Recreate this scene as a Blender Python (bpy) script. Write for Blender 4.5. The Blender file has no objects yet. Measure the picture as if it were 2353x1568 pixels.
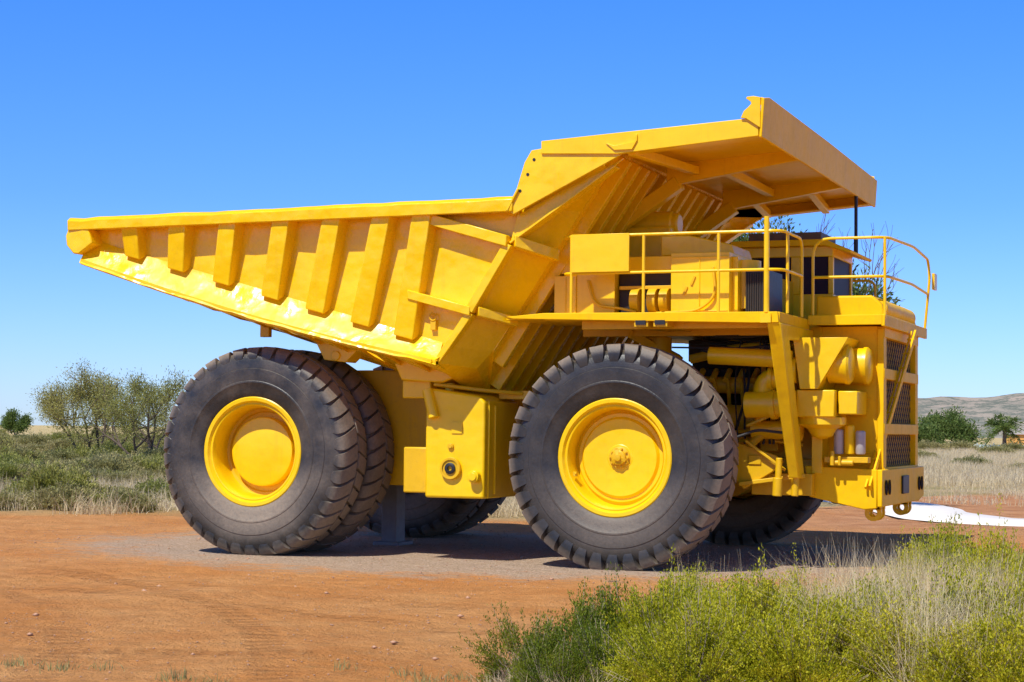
import bpy, bmesh, math, random
import numpy as np
from mathutils import Vector, Matrix, noise as mnoise
random.seed(7); rng=np.random.default_rng(11)
scn=bpy.context.scene; col=scn.collection
R=math.radians

# ------------------------------------------------------------------ materials
def new_mat(name):
    m=bpy.data.materials.new(name); m.use_nodes=True
    nt=m.node_tree; b=nt.nodes["Principled BSDF"]; return m,nt,b
def N(nt,t,**k):
    n=nt.nodes.new(t)
    for a,v in k.items():
        if a in n.inputs: n.inputs[a].default_value=v
        else: setattr(n,a,v)
    return n
def ramp(nt,fac,stops):
    r=nt.nodes.new("ShaderNodeValToRGB"); e=r.color_ramp.elements
    while len(e)>1: e.remove(e[0])
    e[0].position=stops[0][0]; e[0].color=tuple(stops[0][1])+(1,)
    for p,c in stops[1:]:
        q=e.new(p); q.color=tuple(c)+(1,)
    nt.links.new(fac,r.inputs["Fac"]); return r.outputs["Color"]
def step(nt,fac,a,b): return ramp(nt,fac,[(a,(0,0,0)),(b,(1,1,1))])
def mixc(nt,fac,a,b,mode="MIX"):
    m=nt.nodes.new("ShaderNodeMix"); m.data_type='RGBA'; m.blend_type=mode
    if isinstance(fac,(int,float)): m.inputs[0].default_value=fac
    else: nt.links.new(fac,m.inputs[0])
    for i,x in ((6,a),(7,b)):
        if isinstance(x,tuple): m.inputs[i].default_value=x+(1,)
        else: nt.links.new(x,m.inputs[i])
    return m.outputs[2]
def math_(nt,op,a,b=None,clamp=False):
    m=nt.nodes.new("ShaderNodeMath"); m.operation=op; m.use_clamp=clamp
    for i,x in ((0,a),(1,b)):
        if x is None: continue
        if isinstance(x,(int,float)): m.inputs[i].default_value=x
        else: nt.links.new(x,m.inputs[i])
    return m.outputs[0]
def mrange(nt,v,a,b):
    mr=N(nt,"ShaderNodeMapRange"); mr.inputs[1].default_value=a; mr.inputs[2].default_value=b; nt.links.new(v,mr.inputs[0]); return mr.outputs[0]
def geopos(nt): return nt.nodes.new("ShaderNodeNewGeometry").outputs["Position"]
def noise(nt,vec,scale,detail=4,rough=.55):
    n=N(nt,"ShaderNodeTexNoise",Scale=scale,Detail=detail,Roughness=rough)
    nt.links.new(vec,n.inputs["Vector"]); return n.outputs["Fac"]
def bump(nt,b,h,strength,dist):
    n=N(nt,"ShaderNodeBump",Strength=strength,Distance=dist); nt.links.new(h,n.inputs["Height"])
    nt.links.new(n.outputs[0],b.inputs["Normal"])

def yellow(name,base,dust=.25,rough=.34,bumpd=.02,spec=.4,patch=0):
    m,nt,b=new_mat(name); p=geopos(nt)
    n1=noise(nt,p,1.3,5); n2=noise(nt,p,14,6,.7); n3=noise(nt,p,60,3)
    c=mixc(nt,step(nt,n1,.35,.7),base,tuple(x*.90 for x in base))
    mp=N(nt,"ShaderNodeMapping"); mp.inputs["Scale"].default_value=(9,9,.7); nt.links.new(p,mp.inputs["Vector"])
    st=noise(nt,mp.outputs[0],1.0,5,.65)
    d=math_(nt,'MULTIPLY',step(nt,n2,.52,.75),dust)
    c=mixc(nt,d,c,(.55,.29,.03))
    c=mixc(nt,math_(nt,'MULTIPLY',step(nt,st,.55,.72),dust*.9),c,(.55,.29,.02))
    c=mixc(nt,math_(nt,'MULTIPLY',step(nt,n3,.72,.77),.55),c,(.25,.12,.04))
    nt.links.new(c,b.inputs["Base Color"])
    rr=math_(nt,'ADD',math_(nt,'MULTIPLY',n2,.22),rough-.09)
    if patch: rr=math_(nt,'ADD',rr,math_(nt,'MULTIPLY',step(nt,noise(nt,p,1.9,3,.5),.42,.60),patch))
    nt.links.new(rr,b.inputs["Roughness"])
    h=math_(nt,'ADD',noise(nt,p,1.8,2),math_(nt,'MULTIPLY',noise(nt,p,9,2),.10))
    bump(nt,b,h,.5,bumpd*4)
    b.inputs["Specular IOR Level"].default_value=spec
    return m
M_Y=yellow("yellow_paint",(.95,.60,.002),.20,.32,.013)
M_YB=yellow("yellow_paint_body",(.96,.605,.002),.17,.25,.025)
M_YG=yellow("yellow_paint_glossy",(.96,.605,.002),.08,.19,.034,.5,.32)
M_YD=yellow("yellow_paint_dusty",(.78,.46,.003),.45,.45,.012)
M_YF=yellow("yellow_paint_sky_corrected",(.95,.56,.002),.30,.48,.012,.15)  # warmer matt copy; its colour offsets blue sky light on forward faces
def simple(name,c,rough=.5,metal=0,var=.3,sc=8):
    m,nt,b=new_mat(name); p=geopos(nt); n=noise(nt,p,sc,5)
    cc=mixc(nt,n,tuple(x*(1-var) for x in c),tuple(min(1,x*(1+var)) for x in c))
    nt.links.new(cc,b.inputs["Base Color"]); b.inputs["Roughness"].default_value=rough; b.inputs["Metallic"].default_value=metal
    bump(nt,b,n,.3,.02)
    return m
M_BLK=simple("black_metal",(.015,.015,.016),.5)
M_DRK=simple("dark_metal",(.030,.020,.010),.6)  # dark base, also used for the shade-filling blocks in engine bay and cabinet
M_ROOF=simple("dusty_brown_roof_unit",(.13,.09,.05),.6)
M_CORE=simple("dark_radiator_core",(.026,.019,.009),.8)
M_GRL=simple("yellow_brown_mesh",(.45,.27,.02),.6)
M_GREY=simple("grey_metal",(.45,.43,.4),.45,.2)
M_STAND=simple("grey_steel",(.26,.26,.27),.6)
M_GLASS,nt,b=new_mat("dark_window_glass")
n=noise(nt,geopos(nt),3,3); nt.links.new(mixc(nt,n,(.020,.013,.024),(.045,.028,.035)),b.inputs["Base Color"]); b.inputs["Roughness"].default_value=.5; b.inputs["Specular IOR Level"].default_value=.08
M_HOSE=simple("black_hose",(.03,.03,.03),.6)

def tyre_mat(name,dusty):
    m,nt,b=new_mat(name)
    o=nt.nodes.new("ShaderNodeTexCoord").outputs["Object"]
    s=nt.nodes.new("ShaderNodeSeparateXYZ"); nt.links.new(o,s.inputs[0])
    sq=math_(nt,'ADD',math_(nt,'MULTIPLY',s.outputs[0],s.outputs[0]),math_(nt,'MULTIPLY',s.outputs[2],s.outputs[2]))
    r=math_(nt,'SQRT',sq)
    n1=noise(nt,o,2.0,5,.6); n2=noise(nt,o,25,5,.7)
    black=mixc(nt,n2,(.014,.0145,.014),(.036,.037,.035))
    d1=math_(nt,'MULTIPLY',mrange(nt,r,1.40,1.54),.9)
    low=mrange(nt,s.outputs[2],-.1,-1.2); inner=mrange(nt,r,1.35,.85)
    d2=math_(nt,'MULTIPLY',math_(nt,'MULTIPLY',low,inner),1.5*dusty)
    d3=math_(nt,'MULTIPLY',step(nt,n1,.40,.75),.42*dusty)
    f=math_(nt,'ADD',math_(nt,'ADD',d1,d2),d3,True)
    f=math_(nt,'MULTIPLY',f,math_(nt,'ADD',math_(nt,'MULTIPLY',n2,1.0),.35),True)
    c=mixc(nt,f,black,(.28,.22,.155))
    nt.links.new(c,b.inputs["Base Color"])
    nt.links.new(math_(nt,'ADD',math_(nt,'MULTIPLY',f,.45),.36),b.inputs["Roughness"])
    b.inputs["Specular IOR Level"].default_value=.42
    bump(nt,b,math_(nt,'ADD',n2,math_(nt,'MULTIPLY',n1,.5)),.35,.014)
    return m
M_TF=tyre_mat("tyre_rubber_clean",.5); M_TR=tyre_mat("tyre_rubber_dusty",1.0)

# ------------------------------------------------------------------ mesh helper
class MB:
    def __init__(s): s.v=[]; s.f=[]
    def add(s,v,f):
        o=len(s.v); s.v+=[tuple(map(float,p)) for p in v]; s.f+=[tuple(i+o for i in q) for q in f]; return s
    def hexa(s,p): return s.add(p,[(0,1,2,3),(4,7,6,5),(0,4,5,1),(1,5,6,2),(2,6,7,3),(3,7,4,0)])
    def box(s,x0,x1,y0,y1,z0,z1):
        return s.hexa([(x0,y0,z0),(x1,y0,z0),(x1,y1,z0),(x0,y1,z0),(x0,y0,z1),(x1,y0,z1),(x1,y1,z1),(x0,y1,z1)])
    def plate(s,pts,d):
        d=Vector(d); n=len(pts); P=[Vector(p) for p in pts]
        return s.add([tuple(p) for p in P]+[tuple(p+d) for p in P],
            [tuple(range(n)),tuple(range(2*n-1,n-1,-1))]+[(i,(i+1)%n,n+(i+1)%n,n+i) for i in range(n)])
    def pxz(s,poly,y0,y1): return s.plate([(x,y0,z) for x,z in poly],(0,y1-y0,0))
    def pyz(s,poly,x0,x1): return s.plate([(x0,y,z) for y,z in poly],(x1-x0,0,0))
    def beam(s,p0,p1,w,h,side=(0,1,0)):
        a=Vector(p0);b=Vector(p1);d=(b-a).normalized(); sd=Vector(side); sd=(sd-d*sd.dot(d)).normalized(); up=d.cross(sd)
        q=[]
        for P in (a,b):
            for i,j in ((-1,-1),(1,-1),(1,1),(-1,1)): q.append(P+sd*w/2*i+up*h/2*j)
        return s.hexa(q)
    def cyl(s,p0,p1,r,r1=None,n=24,cap=True):
        if r1 is None:r1=r
        a=Vector(p0);b=Vector(p1);d=(b-a).normalized(); t=Vector((0,0,1)) if abs(d.z)<.9 else Vector((1,0,0))
        u=d.cross(t).normalized(); w=d.cross(u); v=[]
        for P,q in ((a,r),(b,r1)):
            for i in range(n):
                an=2*math.pi*i/n; v.append(P+(u*math.cos(an)+w*math.sin(an))*q)
        f=[(i,(i+1)%n,n+(i+1)%n,n+i) for i in range(n)]
        if cap: f+=[tuple(range(n)),tuple(range(2*n-1,n-1,-1))]
        return s.add(v,f)
    def lathe(s,prof,c,axis='y',n=72,closed=False):
        v=[];f=[];m=len(prof)
        for i in range(n):
            a=2*math.pi*i/n
            for r,t in prof:
                if axis=='y': v.append((c[0]+r*math.cos(a),c[1]+t,c[2]+r*math.sin(a)))
                elif axis=='x': v.append((c[0]+t,c[1]+r*math.cos(a),c[2]+r*math.sin(a)))
                else: v.append((c[0]+r*math.cos(a),c[1]+r*math.sin(a),c[2]+t))
        for i in range(n):
            j=(i+1)%n
            for k in range(m-1+(1 if closed else 0)):
                l=(k+1)%m; f.append((i*m+k,j*m+k,j*m+l,i*m+l))
        return s.add(v,f)
    def tube(s,pts,r,n=10,rad=0):
        P=[Vector(p) for p in pts]
        if rad>0:
            Q=[P[0]]
            for i in range(1,len(P)-1):
                a=(P[i-1]-P[i]); b=(P[i+1]-P[i]); k=min(rad,a.length*.45,b.length*.45)
                A=P[i]+a.normalized()*k; B=P[i]+b.normalized()*k
                for t in (0,.2,.4,.6,.8,1): Q.append(A*(1-t)**2+P[i]*2*t*(1-t)+B*t*t)
            Q.append(P[-1]); P=Q
        rings=[]; u=None
        for i,p in enumerate(P):
            d=(P[min(i+1,len(P)-1)]-P[max(i-1,0)]).normalized()
            if u is None:
                t=Vector((0,0,1)) if abs(d.z)<.9 else Vector((1,0,0)); u=d.cross(t).normalized()
            else: u=(u-d*u.dot(d)).normalized()
            w=d.cross(u); rings.append([p+(u*math.cos(2*math.pi*k/n)+w*math.sin(2*math.pi*k/n))*r for k in range(n)])
        v=[q for g in rings for q in g]; f=[]
        for i in range(len(P)-1):
            for k in range(n): f.append((i*n+k,i*n+(k+1)%n,(i+1)*n+(k+1)%n,(i+1)*n+k))
        f+=[tuple(range(n)),tuple(range(len(v)-1,len(v)-n-1,-1))]
        return s.add(v,f)
WL={}
def thing(name,loc,label,cat,group=None):
    o=bpy.data.objects.new(name,None); o.empty_display_size=.3; o.location=loc; col.objects.link(o); WL[o.name]=Vector(loc)
    o["label"]=label; o["category"]=cat
    if group:o["group"]=group
    return o
def part(name,parent,mb,mat,bev=0,origin=None,ang=35,seg=2):
    V=np.array(mb.v)
    og=Vector(origin) if origin else Vector(((V.min(0)+V.max(0))/2).tolist())
    me=bpy.data.meshes.new(name); me.from_pydata([tuple(Vector(p)-og) for p in mb.v],[],mb.f)
    bm=bmesh.new(); bm.from_mesh(me); bmesh.ops.recalc_face_normals(bm,faces=bm.faces); bm.to_mesh(me); bm.free()
    me.materials.append(mat)
    me.polygons.foreach_set("use_smooth",[True]*len(me.polygons)); me.set_sharp_from_angle(angle=R(ang))
    o=bpy.data.objects.new(name,me); col.objects.link(o)
    if parent is not None:
        o.parent=parent; o.location=og-WL[parent.name]
    else: o.location=og
    WL[o.name]=og
    if bev:
        b=o.modifiers.new("bevel","BEVEL"); b.width=bev; b.segments=seg; b.limit_method='ANGLE'; b.angle_limit=R(35); b.harden_normals=False
    return o

# ------------------------------------------------------------------ THE TRUCK
T=thing("mining_haul_truck",(-2.8,0,0),"huge yellow mining haul truck with dump body parked on dirt","haul truck")
def xh(z): return -0.2-(5.6-z)*0.66
def zb(x): return 4.46-(x+7.64)*0.275
def zl(x): 
    t=(x+8.36)/5.8; return 4.32-(x+8.36)*0.265-.10*math.sin(math.pi*min(max(t,0),1))
def zr(x): return 4.78+(x+8.55)*.007
body=MB()
def drop(x): return .06+.30*min(1,(x+8.4)/5.0)
for s in (-1,1):
    W=lambda x,z,y=3.62:(x,s*y,z)
    body.plate([W(-8.42,4.9),W(-8.3,zb(-8.3)),W(-2.32,zb(-2.32)),W(-2.06,3.48),W(-1.48,4.43),W(-1.3,4.9)],(0,-s*.04,0))
    A=[(-2.32,zb(-2.32)),(-2.06,3.48),(-1.48,4.43),(-1.3,4.9)]; Hh=[(xh(3.0)-.05,2.96),(xh(3.42),3.42),(xh(4.3),4.3),(xh(4.9),4.9)]
    for i in range(3):
        body.plate([W(*A[i]),W(*A[i+1]),(Hh[i+1][0],s*3.1,Hh[i+1][1]),(Hh[i][0],s*3.1,Hh[i][1])],(-.04,-s*.02,0))
    body.plate([(-2.56,s*3.88,2.78),W(*A[0]),(Hh[0][0],s*3.1,Hh[0][1]),(-2.2,s*3.1,2.72)],(-.03,-s*.02,0))
    body.plate([(-2.56,s*3.88,2.78),(-2.2,s*3.1,2.72),(xh(2.36),s*2.3,2.36),(-2.6,s*2.3,2.38)],(0,0,.04))
    body.plate([(-2.2,s*3.1,2.72),(Hh[0][0],s*3.1,Hh[0][1]),(Hh[0][0],s*2.3,Hh[0][1]),(xh(2.36),s*2.3,2.36)],(-.04,0,0))
    body.plate([W(-1.3,4.9),W(-.35,5.5,3.75),(xh(5.5),s*3.1,5.5),(xh(4.9),s*3.1,4.9)],(-.03,-s*.02,0))
body.plate([(xh(2.36),-2.3,2.36),(xh(2.36),2.3,2.36),(xh(2.96),3.1,2.96),(xh(5.75),3.1,5.75),(xh(5.75),-3.1,5.75),(xh(2.96),-3.1,2.96)],(-.05,0,.03))
xs=np.linspace(-8.35,-2.5,14)
for a,b_ in zip(xs[:-1],xs[1:]):
    for s in (-1,1):
        body.plate([(a,s*3.86,zl(a)),(b_,s*3.86,zl(b_)),(b_,s*3.0,zl(b_)-.1-drop(b_)*.3),(a,s*3.0,zl(a)-.02-drop(a)*.3)],(0,0,.04))
        body.plate([(a,s*3.0,zl(a)-.02-drop(a)*.3),(b_,s*3.0,zl(b_)-.1-drop(b_)*.3),(b_,s*2.3,zl(b_)-drop(b_)),(a,s*2.3,zl(a)-drop(a))],(0,0,.04))
    body.plate([(a,-2.3,zl(a)-drop(a)),(b_,-2.3,zl(b_)-drop(b_)),(b_,2.3,zl(b_)-drop(b_)),(a,2.3,zl(a)-drop(a))],(0,0,.04))
DB=part("dump_body",T,body,M_YB)
def sweep5(m,sec):
    v=[p for q in sec for p in q]; f=[]; k5=len(sec[0])
    for i in range(len(sec)-1):
        for k in range(k5): f.append((i*k5+k,i*k5+(k+1)%k5,(i+1)*k5+(k+1)%k5,(i+1)*k5+k))
    f+=[tuple(range(k5)),tuple(range(len(v)-1,len(v)-k5-1,-1))]
    m.add(v,f)
for s in (-1,1):
    m=MB(); xs=np.linspace(-8.55,-1.36,30); sec=[]
    rn=random.Random(3+s)
    for i,x in enumerate(xs):
        t=(x+8.55)/7.2; dz=rn.uniform(-.010,.010); dy=rn.uniform(-.010,.010); zt=4.97+.075*t
        sec.append([(x,s*(3.92+dy),zr(x)),(x,s*(3.93+dy),zt-.05+dz),(x,s*(3.86+dy),zt+dz),(x,s*3.62,zt+dz*.5),(x,s*3.60,zr(x)+.02)])
    sweep5(m,sec); part("top_rail",DB,m,M_YB,.012,ang=50)
    m=MB(); xs=np.linspace(-8.36,-2.5,110); sec=[]; nz=lambda x,k: mnoise.noise(Vector((x*1.1,k*9.1+s,0)))
    for x in xs:
        z1=zb(x)+.02; z2=zl(x)-.02+.018*nz(x*2.5,4)+.008*nz(x*7,5); y2=3.88+.02*nz(x,3)
        sec.append([(x,s*3.63,z1)]+[(x,s*(3.63+(y2-3.63)*q**1.15+.014*nz(x*1.8,q*3)),z1+(z2-z1)*q) for q in (.2,.4,.6,.8,1)]+[(x,s*3.82,zl(x)-.05),(x,s*3.60,zb(x)-.06)])
    sweep5(m,sec); part("skirt",DB,m,M_YG,0,ang=50)
    for (a,b_,c,d) in ((-7.65,-7.38,-7.64,-7.38),(-6.83,-6.55,-6.9,-6.62),(-5.98,-5.70,-6.13,-5.85),(-5.1,-4.83,-5.32,-5.04),(-4.29,-4.01,-4.6,-4.30),(-3.51,-3.23,-3.88,-3.58),(-2.89,-2.61,-3.2,-2.90)):
        m=MB(); zt=zr(a)+.03; z0=zb(c)-.0; z1=zb(d)-.0
        m.hexa([(c-.03,s*3.6,z0),(d+.03,s*3.6,z1),(d,s*3.76,z1-.07),(c,s*3.76,z0-.07),(a-.03,s*3.6,zt),(b_+.03,s*3.6,zt),(b_,s*3.87,zt),(a,s*3.87,zt)])
        part("rib",DB,m,M_YB,.02,seg=3)
    m=MB(); hh=.16
    for p,q in (((-2.66,3.62,4.70),(-1.48,3.64,4.36)),((-1.48,3.64,4.36),(-1.02,3.14,4.2))):
        m.plate([(p[0],s*p[1],p[2]),(q[0],s*q[1],q[2]),(q[0],s*q[1],q[2]+hh),(p[0],s*p[1],p[2]+hh)],(0,s*.2,0) if q[1]>3.3 else (.12,s*.16,0))
    part("stiffener",DB,m,M_YB,.012)
    m=MB()
    for p,q in (((-2.97,3.62,3.67),(-2.02,3.62,3.42)),((-2.02,3.62,3.42),(-1.62,3.14,3.3))):
        m.plate([(p[0],s*p[1],p[2]),(q[0],s*q[1],q[2]),(q[0],s*q[1],q[2]+.13),(p[0],s*p[1],p[2]+.13)],(0,s*.2,0) if q[1]>3.3 else (.12,s*.16,0))
    part("stiffener",DB,m,M_YB,.012)
    m=MB()
    m.pxz([(-2.10,3.52),(-1.99,3.46),(-1.42,4.38),(-1.54,4.42)],s*3.80,s*3.60)
    m.pxz([(-2.58,2.80),(-2.48,2.78),(-1.99,3.44),(-2.10,3.48)],s*3.78,s*3.60)
    part("edge_flange",DB,m,M_YB,.012)
    m=MB(); m.pxz([(-1.46,4.88),(-1.32,5.12),(-1.2,5.5),(-1.10,5.66),(-0.92,5.68),(-0.92,5.78),(0.3,5.84),(0.16,5.53),(-1.36,4.79)],s*3.90,s*3.86)
    m.beam((-1.44,s*3.86,4.84),(-1.28,s*3.86,5.14),.16,.03)
    part("cheek_plate",DB,m,M_YB,.008)
    for x,z in ((-1.06,5.53),(-1.15,5.33),(-1.26,5.11)):
        m=MB(); m.cyl((x,s*3.898,z),(x,s*3.906,z),.022,n=12); part("bolt_hole",DB,m,M_BLK)
    m=MB(); m.pxz([(-1.36,4.80),(0.16,5.52),(0.02,5.40),(-1.46,4.42)],s*3.74,s*3.70)
    m.beam((-1.46,s*3.66,4.42),(.05,s*3.66,5.42),.22,.03)
    part("diagonal_strut",DB,m,M_YB,.006)
nrm=Vector((.835,0,-.55))
for y in np.arange(-2.85,2.9,.43):
    zlow=2.42 if abs(y)<2.3 else 2.42+(abs(y)-2.3)*.75
    a=Vector((xh(zlow),y,zlow)); b_=Vector((xh(5.68),y,5.68))
    m=MB(); m.beam(a+nrm*.08,b_+nrm*.08,.13,.17); part("headboard_rib",DB,m,M_YB,.01)
# canopy
m=MB()
for s in (-1,1):
    m.plate([(-0.95,s*3.93,5.60),(0.13,s*3.93,5.55),(2.06,s*3.93,5.70),(2.06,s*3.93,5.945),(-0.95,s*3.93,5.775)],(0,-s*.07,0))
    m.plate([(0.2,s*3.91,5.56),(2.04,s*3.91,5.70),(2.04,s*3.70,5.70),(0.3,s*3.70,5.56)],(0,0,.03))
m.plate([(-.8,-3.86,5.66),(2.03,-3.86,5.86),(2.03,3.86,5.86),(-.8,3.86,5.66)],(0,0,.03))
CAN=part("canopy",DB,m,M_Y,.008)
m=MB(); m.plate([(2.07,-3.95,5.68),(2.07,3.95,5.68),(2.10,3.95,6.13),(2.12,0,6.19),(2.12,-3.72,6.23),(2.10,-3.95,6.19)],(.04,0,0))
m.plate([(2.11,-3.9,6.19),(2.11,3.9,6.12),(1.95,3.9,6.15),(1.95,-3.9,6.20)],(0,0,.02))
part("canopy_front_plate",DB,m,M_YF,.01)
for s in (-1,1):
    m=MB(); m.pxz([(1.83,5.94),(1.87,6.03),(1.93,6.08),(1.97,6.12),(1.96,6.15),(1.90,6.19),(1.91,6.215),(2.0,6.22),(2.09,6.20),(2.09,5.80),(1.9,5.93)],s*3.965,s*3.935)
    part("canopy_end_lip",DB,m,M_Y,.006)
for yy in (-1.55,1.55):
    m=MB(); m.plate([(0.1,yy,5.42),(0.1,yy,5.74),(2.05,yy,5.88),(2.05,yy,5.72)],(0,.14,0))
    m.beam((.28,yy+.07,5.47),(-1.02,yy+.07,4.62),.2,.2)
    part("canopy_beam",DB,m,M_Y,.012)
for s in (-1,1):
    m=MB(); m.beam((.3,s*3.8,5.60),(.55,s*1.6,5.62),.12,.12,(1,0,0)); part("canopy_bracket",DB,m,M_Y,.01)
m=MB(); m.beam((.9,-1.4,5.66),(.9,1.5,5.66),.12,.12,(1,0,0)); part("canopy_bracket",DB,m,M_Y,.01)
m=MB(); m.beam((1.5,1.72,5.7),(1.3,3.8,5.64),.12,.12,(1,0,0)); part("canopy_bracket",DB,m,M_Y,.01)
m=MB(); m.pxz([(-.02,5.70),(.03,5.66),(.1,5.60),(.35,5.60),(.42,5.72),(.42,5.80),(.39,5.80),(.38,5.7),(.1,5.66)],-3.955,-3.925)
part("canopy_patch",DB,m,M_Y,.004)
m=MB(); m.pxz([(-8.56,4.80),(-8.60,4.70),(-8.58,4.56),(-8.46,4.43),(-8.36,4.42),(-8.12,4.58),(-8.2,4.8)],-3.9,3.9); part("tail_lip",DB,m,M_YB,.02)
for s in (-1,1):
    m=MB(); m.pxz([(-4.95,3.32),(-4.1,3.05),(-4.35,2.82),(-4.7,2.86)],s*2.95,s*2.6); m.cyl((-4.5,s*2.98,2.92),(-4.5,s*2.5,2.92),.07)
    part("pivot_bracket",DB,m,M_Y,.01)
    m=MB(); m.box(-5.75,-5.6,s*3.0,s*2.9,3.2,3.55); part("body_pad_bracket",DB,m,M_YD,.01)
    m=MB(); m.beam((-8.1,s*1.3,4.22),(-2.5,s*1.3,2.4),.4,.25); part("floor_beam",DB,m,M_YD,.01)
m=MB(); m.lathe([(.05,-.015),(.065,0),(.05,.015),(.035,0)],(-2.63,-3.68,3.42),'y',20,True); m.box(-2.67,-2.59,-3.68,-3.62,3.24,3.38); part("lifting_eye",DB,m,M_YD,.004)

# chassis
m=MB()
m.pxz([(-6.4,1.2),(-6.4,2.2),(-5.2,2.75),(-3.6,2.75),(-2.9,2.5),(-2.9,1.0),(-5.2,1.0)],-1.62,1.62)
m.box(-2.95,2.3,-1.15,-.85,1.35,1.95); m.box(-2.95,2.3,.85,1.15,1.35,1.95)
m.box(-3.0,-1.9,-1.6,1.6,1.0,2.35)
m.box(-3.3,-2.85,-3.15,-1.5,.95,1.6)
m.box(-.3,.3,-1.6,1.6,1.2,2.6)
m.box(1.6,2.4,-1.3,1.3,1.0,1.5)
CH=part("chassis",T,m,M_YD,.02)
m=MB(); m.pxz([(-3.58,2.93),(-2.62,2.80),(-2.5,2.62),(-2.75,2.52),(-3.4,2.56)],-3.05,-1.6); m.box(-3.45,-3.0,-2.9,-1.6,2.3,2.56); part("hoist_bracket",CH,m,M_Y,.02)
m=MB(); m.cyl((-5.593,-2.5,1.5),(-5.593,2.5,1.5),.55,n=40); m.lathe([(.3,-.8),(.75,-.5),(.85,0),(.75,.5),(.3,.8)],(-5.593,0,1.5)); part("rear_axle",CH,m,M_YD,.01)
m=MB(); m.cyl((0,-3.1,1.5),(0,3.1,1.5),.28,n=28); m.cyl((0,-2.55,1.4),(0,-2.1,1.4),.6,n=30); m.cyl((0,2.55,1.4),(0,2.1,1.4),.6,n=30)
for s in (-1,1): m.cyl((0.1,s*1.9,1.5),(.05,s*1.75,3.2),.2); m.cyl((0.1,s*1.9,1.2),(.08,s*1.85,2.3),.26)
part("front_axle",CH,m,M_YD,.01)
for k in range(5):
    m=MB(); m.tube([(-3.05+.02*k,-1.75-.05*k,1.9-.06*k),(-3.2,-1.9-.05*k,1.6-.05*k),(-3.0,-2.2,1.35-.03*k)],.015,8,.15); part("hose",CH,m,M_HOSE)

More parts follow.
